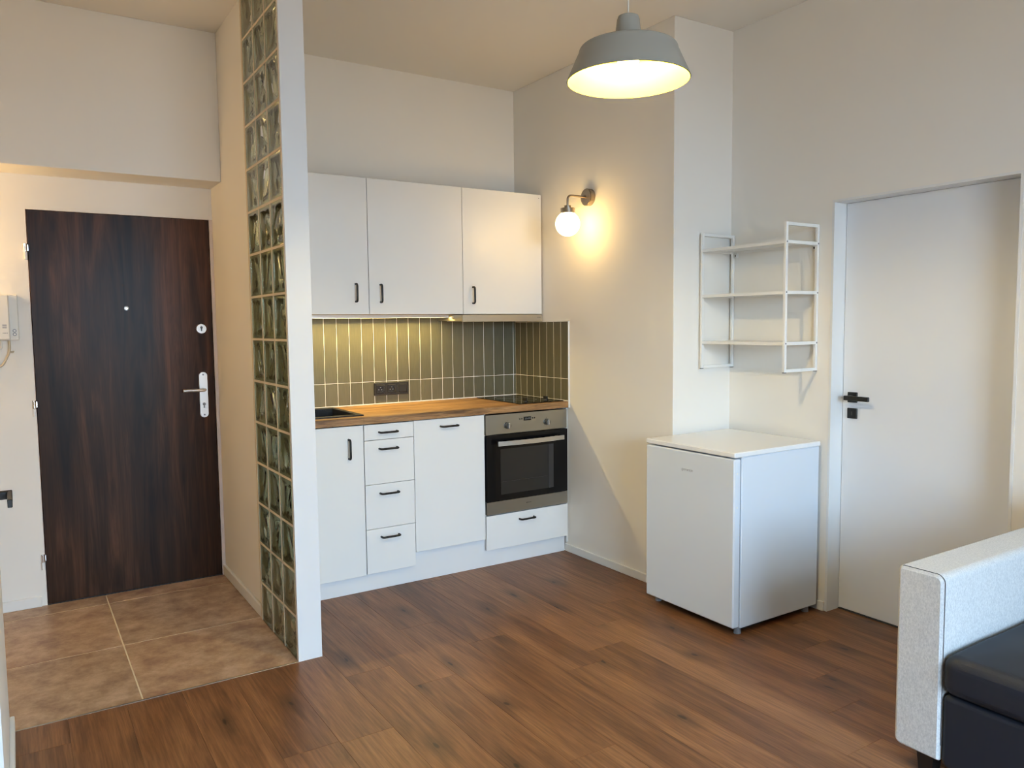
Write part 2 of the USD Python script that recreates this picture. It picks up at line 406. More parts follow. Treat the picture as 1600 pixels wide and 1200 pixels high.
def wavy_pane(x_out, x_in, y0, y1, z0, z1, seed, s):
    """One pressed glass half: plain outside, crossing wavy ridges inside, within a plain rim."""
    n = 22
    u = np.linspace(0, 1, n)
    U, V = np.meshgrid(u, u, indexing='ij')
    rim = np.clip(np.minimum.reduce([U, 1 - U, V, 1 - V]) / 0.16 - 0.35, 0, 1)
    rim = rim * rim * (3 - 2 * rim)
    d = 1 if seed % 2 else -1
    q = np.stack([U * 3.6 + d * 1.7 * V + seed * 5.7 + s * 9.1, V * 1.5 + seed, np.zeros_like(U)], -1)
    w = np.abs(2 * meshkit.noise(q, seed) - 1) + 0.35 * meshkit.noise(q * 2.3, seed + 5)
    sg = 1 if x_in > x_out else -1
    A = np.stack([x_out + sg * rim * 0.007 * w, y0 + (y1 - y0) * U, z0 + (z1 - z0) * V], -1).reshape(-1, 3)
    B = np.stack([x_in - sg * rim * 0.011 * np.clip(w, 0, 1), y0 + (y1 - y0) * U, z0 + (z1 - z0) * V], -1).reshape(-1, 3)
    f = []
    N = n * n
    for i in range(n - 1):
        for j in range(n - 1):
            a, b, c, d = i * n + j, (i + 1) * n + j, (i + 1) * n + j + 1, i * n + j + 1
            f += [[a, c, b], [a, d, c], [N + a, N + b, N + c], [N + a, N + c, N + d]]
    ring = [i * n for i in range(n)] + [(n - 1) * n + j for j in range(1, n)] + [i * n + n - 1 for i in range(n - 2, -1, -1)] + [j for j in range(n - 2, 0, -1)]
    for a, b in zip(ring, ring[1:] + ring[:1]):
        f += [[a, b, N + b], [a, N + b, N + a]]
    m = trimesh.Trimesh(np.vstack([A, B]), f, process=False)
    m.fix_normals()
    return m


for k in range(nrow):
    for ci, (y0, y1) in enumerate(((3.2555, 3.4290), (3.4390, 3.6150), (3.6250, 3.8055))):
        z0, z1 = max(.002, zj[k] + .0055), min(zj[k + 1] - .0055, ZC)
        xf, xb = XP + .003, XPR - .003
        sd = k * 3 + ci
        gb = obj('glass_block', cat_(wavy_pane(xf, xf + .018, y0, y1, z0, z1, sd, 0), wavy_pane(xb, xb - .018, y0, y1, z0, z1, sd, 1)), 'glass', pt, smooth=40)
        obj('rim', diff(mbox(xf + .0182, xb - .0182, y0, y1, z0, z1), mbox(xf - 1, xb + 1, y0 + .006, y1 - .006, z0 + .006, z1 - .006)), 'blockrim', gb, label='greenish inner edge of the glass block')

# floors
fl = thing('floor', 'brown oak laminate plank floor', 'floor', kind=ST)
obj('subfloor', cat_(box(XLF, XS + .2, YF, YG1 + .005, -.1, -.006), box(XP + .05, XR, YG1 + .005, YB, -.1, -.006)), mat('floor_joint', srgb(140, 104, 76), 0.6), fl)
PW, PL = 0.196, 1.335
starts = {9: 2.512, 7: 1.9715 + 0.0, 6: 2.746, 8: 2.986, 4: 2.50, 5: 2.9765}
kk = 0
for c in range(-9, 18):
    x0, x1 = 0.102 + PW * c, 0.102 + PW * (c + 1)
    if x1 < XLF or x0 > XS + .1:
        continue
    s = starts.get(c, 1.9 + ((c * 7919) % 13) / 13 * PL) - 4 * PL
    while s < YB:
        a, b = max(s, YF), min(s + PL, 3.96)
        xa, xb = max(x0, XLF), min(x1, XS + .1)
        if xa >= XR and b > YS:
            b = min(b, YS)
        hallside = xa < XP + .04
        if hallside and xb <= XPR:
            b = min(b, YG1 + .004)
        s += PL
        if b - a < .02:
            continue
        kk += 1
        pm = PLANK[(kk * 5 + c * 3) % 9]
        g = .0003
        if hallside and xb > XPR and b > YG1:
            if a < YG1:
                obj('plank', box(xa + g, xb - g, a + g, YG1 + .004, -.012, 0, .0005), pm, fl)
            obj('plank', box(XPR - .03, xb - g, max(a, YG1) + g, b - g, -.012, 0, .0005), pm, fl)
            continue
        if xb > XR and b > YS:
            if xa < XR:
                obj('plank', box(xa + g, XR, max(a, YS) + (g if a > YS else 0), b - g, -.012, 0, .0005), pm, fl)
            if a > YS - .02:
                continue
            b = YS
        obj('plank', box(xa + g, xb - g, a + g, b - g, -.012, 0, .0005), pm, fl)
fh = thing('floor_hall', 'brown stone-look tiled floor of the entrance hall', 'floor', kind=ST)
obj('grout', box(XHL, XP + .05, YG1 + .004, YD + .1, -.1, -.0012), 'floorgrout', fh)
ty = [YG1 + .005, 3.853, 4.498, YD + .08]
tx = [XHL, -.252, .358, XP + .04]
q = 0
for i in range(3):
    for j in range(3):
        q += 1
        g = .0028
        obj('tile', box(tx[j] + g, tx[j + 1] - g, ty[i] + (g if i else 0), ty[i + 1] - g, -.01, 0, .001), ('stone', 'stone2')[q % 2], fh)
obj('trim_1', box(XL + .015, XP, YG1 - .001, YG1 + .006, -.002, .0015, .0005), 'steel', label='thin joint strip where hall tiles meet the wood floor', cat='floor strip', kind=ST)

# ------------------------------------------------------------------ entrance door (hall)
d1 = thing('door_1', 'dark walnut entrance door with peephole and silver lever', 'door', (.527, YD, 0), kind=ST)
obj('door_leaf', box(.0905, .9635, YD - .004, YD + .04, .006, 2.039, .002), 'walnut', d1)
obj('door_frame', cat_(box(.0865, .0885, YD - .001, YD + .05, 0, 2.041), box(.9655, .984, YD - .006, YD + .05, 0, 2.041), box(.0865, .984, YD - .001, YD + .05, 2.041, 2.0425)), mat('steel_door_frame', (0.70, 0.60, 0.54), 0.5), d1)
obj('threshold', box(.0885, .9655, YD - .002, YD + .06, -.001, .005), 'darkgap', d1)
for zc in (1.828, 1.034, .233):
    h = obj('hinge', cat_(cyl((.079, YD - .010, zc), (.079, YD - .010, zc + .04), .0085, seg=16), box(.078, .094, YD - .008, YD - .003, zc + .004, zc + .036, .001)), 'chrome', d1, smooth=40)
    obj('hinge_sleeve', cyl((.079, YD - .010, zc - .04), (.079, YD - .010, zc - .001), .0085, seg=16), 'trim', h, smooth=40, label='white painted lower half of the hinge')
obj('peephole', lathe([(0, .004), (.004, .004), (.006, .006), (.0115, .005), (.0125, 0), (0, 0)]).apply_transform(trimesh.transformations.rotation_matrix(math.pi / 2, (1, 0, 0))).apply_translation((.5262, YD - .004, 1.5454)), 'chrome', d1, smooth=40)
lock = obj('lock_rose', cyl((.902, YD - .004, 1.431), (.902, YD - .014, 1.431), .0285, .026, 40), 'satin', d1, smooth=40, label='round upper lock cover')
obj('keyhole', cat_(cyl((.902, YD - .0135, 1.438), (.902, YD - .0148, 1.438), .0075, seg=24), box(.8985, .9055, YD - .0148, YD - .0135, 1.418, 1.437)), 'greyprint', lock)
pl = [cyl((.901, YD - .004, z), (.901, YD - .011, z), .0235, .022, 40) for z in (.951, 1.164)]
plate = obj('handle_plate', m3.Manifold.batch_hull(pl), 'satin', d1, smooth=40, label='long silver backplate with rounded ends')
for z in (.944, 1.172):
    obj('screw', cyl((.901, YD - .010, z), (.901, YD - .0118, z), .005, seg=16), 'greyprint', plate)
obj('key_cylinder', cat_(cyl((.901, YD - .010, 1.005), (.901, YD - .0125, 1.005), .0085, seg=24), box(.8975, .9045, YD - .0125, YD - .010, .983, 1.005), box(.8998, .9022, YD - .0135, YD - .0125, .990, 1.008)), 'greyprint', plate)
obj('lever', cat_(cyl((.902, YD - .010, 1.0875), (.902, YD - .022, 1.0875), .013, seg=24), tube(bend([(.902, YD - .012, 1.0875), (.902, YD - .055, 1.0875), (.785, YD - .055, 1.0875)], .018, 8), .0088, 16)), 'satin', d1, smooth=40, label='silver lever handle')

# white interior door in the right wall
d2 = thing('door_2', 'white flush interior door with square black handle', 'door', (XS + .09, (OY0 + OY1) / 2, 0), kind=ST)
XD = 3.421
obj('door_leaf', box(XD, XD + .04, OY0 + .014, OY1 - .014, .008, OZ - .012, .0015), mat('white_door_lacquer', (.80, .825, .86), 0.42), d2)
obj('door_frame', cat_(box(XS - .002, XD + .06, OY1 - .012, OY1 + .0, 0, OZ), box(XS - .002, XD + .06, OY0, OY0 + .012, 0, OZ), box(XS - .002, XD + .06, OY0 + .012, OY1 - .012, OZ - .011, OZ)), 'jamb', d2, label='white reveal frame')
obj('trim_2', box(XD - .002, XS + .19, OY0 + .012, OY1 - .012, -.004, .003), 'darkgap', label='dark threshold gap under the white door', cat='threshold', kind=ST)
YH, ZH = 2.268, 1.066
rose = obj('handle_rose', box(XD - .009, XD, YH - .025, YH + .025, ZH - .025, ZH + .025, .002), 'lever', d2, label='square black handle plate')
obj('lever', cat_(box(XD - .055, XD - .008, YH - .011, YH + .011, ZH - .010, ZH + .010, .002), box(XD - .062, XD - .050, YH - .118, YH + .011, ZH - .011, ZH + .011, .002)), 'lever', d2, label='black square-section lever')
kp = obj('key_plate', box(XD - .009, XD, YH - .026, YH + .025, ZH - .103, ZH - .053, .002), 'lever', d2, label='square black keyhole plate')
obj('keyhole', box(XD - .0098, XD - .009, YH - .003, YH + .003, ZH - .088, ZH - .070), 'darkprint', kp)

# door in the left foreground wall, seen only by its handle
d3 = thing('door_3', 'white door at the left picture edge with a black lever', 'door', (XL - .04, 1.96, 0), kind=ST)
obj('door_leaf', box(XL - .052, XL - .012, 1.535, 2.385, .008, 2.005, .0015), 'jamb', d3)
obj('door_frame', cat_(box(XL - .08, XL + .001, 2.387, 2.40, 0, 2.02), box(XL - .08, XL + .001, 1.52, 1.533, 0, 2.02), box(XL - .08, XL + .001, 1.533, 2.387, 2.007, 2.02)), 'jamb', d3)
YL, ZL = 2.315, 1.022
obj('handle_rose', box(XL - .012, XL - .003, YL - .025, YL + .025, ZL - .025, ZL + .025, .002), 'lever', d3)
obj('lever', cat_(box(XL - .006, -.019, YL - .010, YL + .010, ZL - .010, ZL + .010, .0015), box(-.029, -.0185, YL - .125, YL + .010, ZL - .010, ZL + .010, .0015)), 'lever', d3, label='black square-section lever')
obj('key_plate', box(XL - .012, XL - .004, YL - .025, YL + .025, ZL - .105, ZL - .055, .002), 'trim', d3)

# ------------------------------------------------------------------ splashback tiles (parts of the kitchen walls)
ZG, TP, ZT0, ZT1 = 1.0955, 0.0782, 0.9565, 1.4995
obj('tile_grout', box(XPR, XR, YB - .0064, YB, ZT0 - .01, ZT1), 'grout', wb)
n = 0
edge = [XPR] + [v for v in [2.8772 - TP * k for k in range(23, -1, -1)] if v > XPR + .01] + [XR - .004]
for a, b in zip(edge, edge[1:]):
    for z0, z1 in ((ZT0 + .003, ZG), (ZG, ZT1)):
        n += 1
        obj('tile', box(a + .0017, b - .0017, YB - .0075, YB - .003, z0 + .0017, z1 - .0017, .0008), TILE[(n * 7 + n // 3) % 3], wb)
YTE = 3.8645
obj('tile_grout', box(XR - .0066, XR, YTE, YB - .0075, ZT0 - .035, 1.452), 'grout', wr)
obj('tile_edge_trim', cat_(box(XR - .009, XR, YTE - .004, YTE + .001, ZT0 - .04, 1.456), box(XR - .009, XR, YTE - .004, YB - .008, 1.452, 1.456)), 'trim', wr)
ye = [YTE + .001 + .0765 * k for k in range(8)] + [YB - .008]
for a, b in zip(ye, ye[1:]):
    for z0, z1 in ((ZT0 + .003, ZG), (ZG, 1.4515)):
        n += 1
        obj('tile', box(XR - .0075, XR - .003, a + .0019, b - .0019, z0 + .0017, z1 - .0017, .0008), TILE[(n * 5) % 3], wr)

# ------------------------------------------------------------------ base cabinets
YFR, XE = 3.8747, 2.8905                       # front plane, end of the row
XB0, XB1, XB2, XB3 = 1.0955, 1.5464, 1.838, 2.2932
FT = .018


def bar_handle(c, along, length, parent):
    """A slim black bow handle, screwed to a front."""
    c = np.array(c, float)
    a = np.array({'x': (1, 0, 0), 'z': (0, 0, 1)}[along], float)
    h = length / 2 - .005
    o = np.array((0, -.028, 0.0))
    return obj('handle', tube(bend([c - a * h, c - a * h + o, c + a * h + o, c + a * h], .014, 7), .0056, 12), 'black', parent, smooth=40)


def carcass(x0, x1, z0, z1, y0, y1, t=.016):
    return cat_(box(x0, x0 + t, y0, y1, z0, z1), box(x1 - t, x1, y0, y1, z0, z1), box(x0 + t, x1 - t, y0, y1, z0, z0 + t), box(x0 + t, x1 - t, y1 - .006, y1, z0 + t, z1))


YC0, YC1 = YFR + FT + .002, YB - .012
sb = thing('base_cabinet', 'white sink base cabinet with a vertical black handle', 'kitchen cabinet', (XB0, YFR, 0), 'white base cabinet row')
obj('body', carcass(XB0 + .001, XB1 - .001, .175, .760, YC0, YC1), 'carcass', sb)
dr = obj('door', box(XB0 + .001, XB1 - .002, YFR, YFR + FT, .0965, .911, .0012), 'cabinet', sb)
bar_handle((1.4615, YFR, .7905), 'z', .112, dr)
du = thing('drawer_cabinet', 'white narrow base cabinet with four drawers', 'kitchen cabinet', (XB1, YFR, 0), 'white base cabinet row')
obj('body', carcass(XB1 + .001, XB2 - .001, .175, .914, YC0, YC1), 'carcass', du)
zs = [.0985, .3425, .5852, .8257, .9115]
for i in range(4):
    w = obj('drawer', box(XB1 + .002, XB2 - .0012, YFR, YFR + FT, zs[i] + .0012, zs[i + 1] - .0012, .0012), 'cabinet', du)
    bar_handle((1.6845, YFR, (.295, .534, .7775, .8667)[i]), 'x', .113, w)
dw = thing('dishwasher', 'white-fronted built-in dishwasher beside the oven', 'dishwasher', (XB2, YFR, 0))
obj('body', box(XB2 + .003, XB3 - .004, YC0 + .004, YC1, .176, .912), 'carcass', dw)
w = obj('door', box(XB2 + .0012, XB3 - .003, YFR, YFR + FT, .1745, .9125, .0012), 'cabinet', dw)
bar_handle((2.057, YFR, .869), 'x', .115, w)
oc = thing('oven_cabinet', 'white oven housing cabinet with one bottom drawer', 'kitchen cabinet', (XB3, YFR, 0), 'white base cabinet row')
obj('body', cat_(box(XB3 + .001, XB3 + .016, YC0, YC1, .175, .914), box(XE - .016, XE, YC0, YC1, .175, .914), box(XB3 + .016, XE - .016, YC0, YC1, .292, .308), box(XB3 + .016, XE - .016, YC0, YC1, .175, .190)), 'carcass', oc)
w = obj('drawer', box(XB3 + .0045, XE - .001, YFR, YFR + FT, .1035, .3085, .0012), 'cabinet', oc)
bar_handle((2.5805, YFR, .264), 'x', .114, w)
obj('filler_strip', box(XE + .0005, XR - .0005, YFR + .012, YFR + .03, .06, .9145), 'carcass', oc)
obj('plinth', box(XB0, XR - .013, 3.905, 3.920, 0, .172, .001), mat('plinth_white', (.80, .81, .82), .45), label='white plinth board under the base cabinets', cat='plinth')

# oven
ov = thing('oven', 'stainless steel built-in oven with black glass door', 'oven', (XB3 + .3, YFR, .31))
OX0, OX1 = XB3 + .0045, XE - .004
obj('body', box(OX0 + .022, OX1 - .022, YC0 + .004, YB - .05, .32, .89), mat('oven_grey_metal', (.25, .25, .25), .5, metal=.8), ov)
cpn = obj('control_panel', box(OX0, OX1, YFR - .004, YFR + .016, .7905, .909, .0015), 'steel', ov)
obj('display', box(2.564, 2.616, YFR - .0052, YFR - .004, .8600, .8822), 'blackglass', cpn)
obj('display_digits', text_on('00:00', .0105, (2.570, YFR - .0052, .8657), (1, 0, 0), (0, 0, 1), width=.040), 'greyprint', cpn, label='grey clock digits')
for x in (2.5351, 2.5499, 2.6265, 2.6416):
    obj('button', cyl((x, YFR - .004, .8715), (x, YFR - .0062, .8715), .0042, seg=16), 'black', cpn, smooth=40)
for x in (2.4455, 2.7310):
    k = obj('knob', cat_(cyl((x, YFR - .004, .8395), (x, YFR - .008, .8395), .021, seg=32), cyl((x, YFR - .008, .8395), (x, YFR - .026, .8395), .0175, .0155, 32)), M['knobmetal'], ov, smooth=40)
    obj('knob_grip', box(x - .0045, x + .0045, YFR - .036, YFR - .020, .8235, .8555, .002), 'chrome', k)
    obj('dial_mark', box(x - .0008, x + .0008, YFR - .0045, YFR - .0035, .864, .869), 'darkprint', k)
dg = obj('door', cat_(box(OX0 + .001, OX1 - .001, YFR - .010, YFR + .016, .3935, .7865, .002)), 'blackglass', ov, label='black glass oven door')
obj('window', box(2.3935, 2.7770, YFR - .0108, YFR - .0098, .4300, .7020, .0004), 'ovenwindow', dg, label='dark grey see-through oven window')
obj('rack', cat_(box(2.398, 2.73, YFR - .0112, YFR - .0107, .5055, .5070), box(2.742, 2.7770, YFR - .0112, YFR - .0107, .4300, .7020)), mat('oven_rack_behind_glass', (.035, .034, .036), .3), dg)
bow = []
for i in range(13):
    t = i / 12
    bow.append((2.352 + .477 * t, YFR - .050 - .014 * math.sin(math.pi * t), .742))
hm = []
for a, b in zip(bow, bow[1:]):
    hm.append(m3.Manifold.hull_points(np.array([(p[0], p[1] + dy, p[2] + dz) for p in (a, b) for dy in (-.006, .006) for dz in (-.0135, .0135)])))
obj('handle', m3.Manifold.batch_boolean(hm + [mbox(2.372, 2.392, YFR - .05, YFR - .009, .733, .751), mbox(2.789, 2.809, YFR - .05, YFR - .009, .733, .751)], m3.OpType.Add), mat('brushed_handle', (.74, .74, .74), .30, metal=1.0), ov, smooth=30, label='curved flat steel bar handle')
ls = obj('lower_strip', box(OX0, OX1, YFR - .008, YFR + .016, .3165, .3925, .0015), 'steel', ov)
obj('badge', cat_((m3.Manifold.cylinder(.0006, .0052, .0052, 28) - m3.Manifold.cylinder(.01, .0034, .0034, 28).translate((0, 0, -.005))).rotate((90, 0, 0)).scale((1.25, 1, .8)).translate((2.580, YFR - .0080, .3595)),
                  *[box(2.5885 + .0046 * k, 2.5885 + .0046 * k + (.0036, .0024, .0038, .0028, .0034)[k], YFR - .0086, YFR - .0080, .3580, .3612) for k in range(5)]), 'darkprint', ls, label='tiny dark brand mark')

# worktop, sink and hob
ZW0, ZW1, YW = .9165, .955, 3.8625
SX0, SX1, SY0, SY1 = 1.078, 1.571, 3.928, 4.405
tw = diff(m3.Manifold(m3.Mesh(*(lambda m: (np.array(m.to_mesh().vert_properties[:, :3], np.float32), np.array(m.to_mesh().tri_verts, np.uint32)))(box(XPR + .001, XR - .0095, YW, YB - .0078, ZW0, ZW1, .002)))),
          mbox(SX0 + .02, SX1 - .012, SY0 + .012, SY1 - .012, ZW0 - .1, ZW1 + .1))
wt = obj('worktop', tw, 'worktop', label='oak-look wooden worktop running along the kitchen', cat='worktop')
obj('worktop_seam', box(1.5428, 1.5440, YW - .0003, YW + .001, ZW0 + .002, ZW1 - .001), mat('worktop_joint', srgb(120, 84, 52), .6), wt)
obj('silicone_seam', cat_(box(XPR + .002, XR - .01, YB - .0125, YB - .0076, ZW1, ZW1 + .005), box(XR - .0125, XR - .0076, YW + .01, YB - .013, ZW1, ZW1 + .005)), mat('white_silicone', (.85, .83, .78), .4), wt, label='white sealant line')
sk = thing('sink', 'black inset kitchen sink at the left end of the worktop', 'sink', (1.33, 4.17, ZW1))
rim = diff(mbox(SX0, SX1, SY0, SY1, ZW1, ZW1 + .007), mbox(SX0 + .033, SX1 - .030, SY0 + .040, SY1 - .075, ZW1 - 1, ZW1 + 1))
obj('rim', rim, 'sink', sk)
bx0, bx1, by0, by1 = SX0 + .027, SX1 - .024, SY0 + .034, SY1 - .069
obj('bowl', diff(mbox(bx0, bx1, by0, by1, ZW1 - .17, ZW1 - .0002), mbox(bx0 + .006, bx1 - .006, by0 + .006, by1 - .006, ZW1 - .164, ZW1 + 1)), 'sink', sk)
obj('drain', lathe([(0, 0), (.03, 0), (.042, .003), (.045, 0), (.045, -.002), (0, -.002)], ((bx0 + bx1) / 2, (by0 + by1) / 2, ZW1 - .162)), 'chrome', sk, smooth=30)
hb = thing('hob', 'small black glass ceramic hob with two knobs', 'hob', (2.72, 4.16, ZW1))
obj('glass_plate', box(2.557, 2.886, 3.902, 4.418, ZW1 + .0006, ZW1 + .005, .0015), 'hobglass', hb)
for x, yy in ((2.646, 3.978), (2.806, 3.986)):
    k = obj('knob', cyl((x, yy, ZW1 + .0045), (x, yy, ZW1 + .011), .020, .018, 32), 'black', hb, smooth=40)
    obj('knob_grip', cat_(box(x - .006, x + .006, yy - .018, yy + .018, ZW1 + .0105, ZW1 + .030, .002)), 'black', k)
for yy, r in ((4.09, .0725), (4.29, .09)):
    ring = m3.Manifold.cylinder(.0004, r, r, 64) - m3.Manifold.cylinder(.01, r - .0015, r - .0015, 64).translate((0, 0, -.005))
    obj('heating_zone', ring.translate((2.7215, yy, ZW1 + .0049)), 'greyprint', hb, label='thin grey ring on the glass')

# ------------------------------------------------------------------ wall cabinets, hood, light bar
YUF, ZUB, ZUT = 4.1454, 1.502, 2.2603
wx = [XPR + .0275, 1.7073, 2.3144, XR - .006]
lab = ['white wall cabinet next to the white post, handle at its right', 'white wall cabinet between two others, handle at its left', 'white wall cabinet above the cooker hood, nearest the globe lamp']
hx = [1.6285, 1.7772, 2.3822]
for i in range(3):
    c = thing('wall_cabinet', lab[i], 'wall cabinet', (wx[i], YB, ZUB), 'white wall cabinets')
    obj('body', box(wx[i] + .001, wx[i + 1] - .001, YUF + FT + .002, YB - .001, ZUB + .0005, ZUT - .001), 'carcass', c)
    w = obj('door', box(wx[i] + .0015, wx[i + 1] - .0015, YUF, YUF + FT, ZUB, ZUT, .0012), 'cabinet', c)
    bar_handle((hx[i], YUF, (1.622, 1.620, 1.617)[i]), 'z', .108, w)
    if i == 2:
        obj('screw_cap', cyl((2.877, YUF, 2.237), (2.877, YUF - .0006, 2.237), .003, seg=12), 'greyprint', w)
hd = thing('cooker_hood', 'slim stainless steel cooker hood under the right wall cabinet', 'cooker hood', (2.6, 4.3, 1.454))
M['hoodsteel'] = mat('hood_steel', (0.62, 0.56, 0.46), 0.38, metal=1.0)
obj('body', box(2.306, 2.897, YUF + .006, YB - .008, 1.462, 1.4995, .001), 'hoodsteel', hd)
fr = obj('front_rail', box(2.306, 2.897, YUF - .002, YUF + .010, 1.4545, 1.4965, .0015), 'hoodsteel', hd)
obj('badge', cat_(*[box(2.857 + .0042 * k, 2.857 + .0042 * k + (.0032, .0024, .0034, .0026, .0034, .0022, .0030)[k], YUF - .0026, YUF - .0018, 1.4795, 1.4830) for k in range(7)]), 'darkprint', fr, label='tiny dark brand mark')
obj('grease_filter', box(2.34, 2.86, YUF + .05, YB - .06, 1.4590, 1.4618, .0008), 'satin', hd)
lb = thing('light_bar', 'slim lit strip light under the left wall cabinets', 'lamp', (1.7, 4.32, ZUB))
obj('housing', cat_(box(1.10, 2.296, 4.300, 4.341, 1.492, 1.5015), box(1.10, 2.296, 4.3385, 4.341, 1.4822, 1.492), box(1.10, 2.296, 4.300, 4.302, 1.4822, 1.492)), 'satin', lb)
obj('diffuser', box(1.105, 2.292, 4.3045, 4.336, 1.4890, 1.4919), emit('led_strip', (1.0, .74, .30), 1.2), lb)
rect_light(lb + '/led_light', np.array((1.6985, 4.319, 1.4870)) - origin[lb], (0, -.10, -.99), 1.18, .010, (1.0, .74, .26), 158.0, up_hint=(0, 1, 0))

# sockets
so = thing('socket_outlet', 'black triple socket strip on the green tiled splashback', 'socket', (1.969, YB - .0075, 1.0475))
YT = YB - .0075
obj('frame', diff(m3.Manifold(m3.Mesh(*(lambda m: (np.array(m.vert_properties[:, :3], np.float32), np.array(m.tri_verts, np.uint32)))(box(1.8540, 2.0838, YT - .010, YT, 1.0085, 1.0875, .0025).to_mesh()))),
                  *[mbox(x - .0285, x + .0285, YT - .02, YT - .004, 1.0205, 1.0755) for x in (1.8945, 1.9690, 2.0435)]), 'blackplastic', so)
for x in (1.8945, 1.9690):
    s = obj('socket', diff(m3.Manifold(m3.Mesh(*(lambda m: (np.array(m.vert_properties[:, :3], np.float32), np.array(m.tri_verts, np.uint32)))(box(x - .0275, x + .0275, YT - .012, YT - .003, 1.0215, 1.0745, .002).to_mesh()))),
                           cyl((x, YT - .005, 1.048), (x, YT - .02, 1.048), .0195, seg=40)), 'blackplastic', so, smooth=25)
    obj('contact_pin', cat_(cyl((x, YT - .005, 1.058), (x, YT - .013, 1.058), .0026, seg=12), cyl((x - .0095, YT - .0055, 1.044), (x - .0095, YT - .0065, 1.044), .003, seg=12), cyl((x + .0095, YT - .0055, 1.044), (x + .0095, YT - .0065, 1.044), .003, seg=12)), 'chrome', s)
obj('blank_cover', box(2.0435 - .0275, 2.0435 + .0275, YT - .0125, YT - .003, 1.0215, 1.0745, .003), 'blackplastic', so)

# ------------------------------------------------------------------ globe wall lamp
def wall_lamp(label, base, out, glow):
    """base: point on the wall; out: unit vector away from the wall."""
    b, o = np.array(base, float), np.array(out, float)
    t = thing('wall_lamp', label, 'wall lamp', base, 'globe wall lamps' if False else None)
    obj('wall_plate', cat_(cyl(b + o * .0005, b + o * .030, .0495, seg=48), cyl(b + o * .030, b + o * .034, .046, seg=48)), 'bronze', t, smooth=30)
    e = b + o * .165
    z = np.array((0, 0, 1.0))
    obj('arm', tube(bend([b + o * .03, e, e - z * .06], .035, 10), .0065, 16), 'bronze', t, smooth=40)
    h = obj('lamp_holder', cat_(cyl(e - z * .058, e - z * .076, .0195, seg=32), cyl(e - z * .074, e - z * .102, .0415, seg=48)), 'bronze', t, smooth=30)
    obj('globe', ball(e - z * .163, .0715), glow, t, smooth=True, label='glowing white glass globe')
    return t


wall_lamp('lit globe wall lamp right of the kitchen cabinets', (XR, 3.652, 2.1755), (-1, 0, 0), 'globe')
wall_lamp('lit globe wall lamp left of the entrance door', (-.44, YD, 2.02), (0, -1, 0), emit('lit_hall_globe', (1.0, .64, .28), 37.0))

# ------------------------------------------------------------------ pendant lamp
PC = np.array((1.641, 1.875, 2.183))
pe = thing('pendant_lamp', 'grey metal pendant lamp hanging above the living area', 'pendant lamp', tuple(PC))
shoulder = [(.152 - .016 * (1 - math.cos(a)), .084 + .018 * math.sin(a)) for a in np.linspace(0, math.pi / 2, 7)]
outer = [(.1900, 0.0)] + shoulder + [(.110, .1105), (.075, .115), (.045, .1175)]
inner = [(max(r - .0022, .001), zz - .0018 if zz > .09 else zz) for r, zz in outer]
obj('shade', lathe(outer + inner[::-1] + [outer[0]], PC, 96), 'shade', pe, smooth=35, label='grey enamel shade')
obj('shade_lining', lathe([(r - .0004, zz - .0004) for r, zz in inner] + [(r - .0012, zz - .0012) for r, zz in inner[::-1]] + [(inner[0][0] - .0004, inner[0][1] - .0004)], PC, 96), 'shadein', pe, smooth=35, label='inside of the shade with the yellow lamp glow painted into its colour')
obj('neck', lathe([(0, .114), (.0425, .114), (.0415, .121), (.0345, .182), (.031, .191), (.022, .195), (.005, .196), (0, .196)], PC, 48), 'shade', pe, smooth=35)
obj('cable', tube([PC + (0, 0, .195), PC + (0, 0, .5), (PC[0], PC[1], ZC - .02)], .0028, 10), 'cable', pe, smooth=True)
obj('ceiling_rose', lathe([(0, -.045), (.03, -.045), (.048, -.030), (.05, 0), (0, 0)], (PC[0], PC[1], ZC - .0005), 40), 'shade', pe, smooth=35)
bb = obj('bulb', ball(PC + (0, 0, .062), .033), 'bulb', pe, smooth=True)
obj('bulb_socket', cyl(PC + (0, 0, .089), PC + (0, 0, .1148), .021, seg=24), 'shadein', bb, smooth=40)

# ------------------------------------------------------------------ fridge
FX0, FX1, FY0, FY1 = 2.697, 3.309, 2.362, 2.944
fg = thing('fridge', 'white undercounter fridge standing in the wall corner', 'fridge', (3.0, 2.65, 0))
obj('body', box(FX0 + .052, FX1 - .004, FY0 + .004, FY1 - .004, .030, .8265, .004), 'fridge', fg)
obj('top_panel', box(FX0 + .001, FX1, FY0, FY1, .8265, .850, .004), 'fridgetop', fg)
dr = obj('door', box(FX0, FX0 + .044, FY0 + .002, FY1 - .002, .0385, .8195, .006), 'fridge', fg)
obj('door_seal', box(FX0 + .043, FX0 + .053, FY0 + .012, FY1 - .012, .045, .815), 'greyprint', dr)
for zz in (.755, .600):
    obj('hole_cap', cyl((FX0 + .018, FY0 + .002, zz), (FX0 + .018, FY0 + .0005, zz), .005, seg=16), 'trim', dr)
obj('badge', text_on('gorenje', .0125, (FX0 - .0003, 2.693, .7255), (0, -1, 0), (0, 0, 1), width=.075), 'logo', dr, label='grey brand lettering')
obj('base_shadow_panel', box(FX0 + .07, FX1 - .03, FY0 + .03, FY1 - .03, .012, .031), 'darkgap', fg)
for x, yy in ((FX0 + .062, FY0 + .03), (FX0 + .062, FY1 - .03), (FX1 - .06, FY0 + .03), (FX1 - .06, FY1 - .03)):
    obj('foot', cyl((x, yy, 0), (x, yy, .031), .017, .014, 20), 'greyprint', fg, smooth=40)

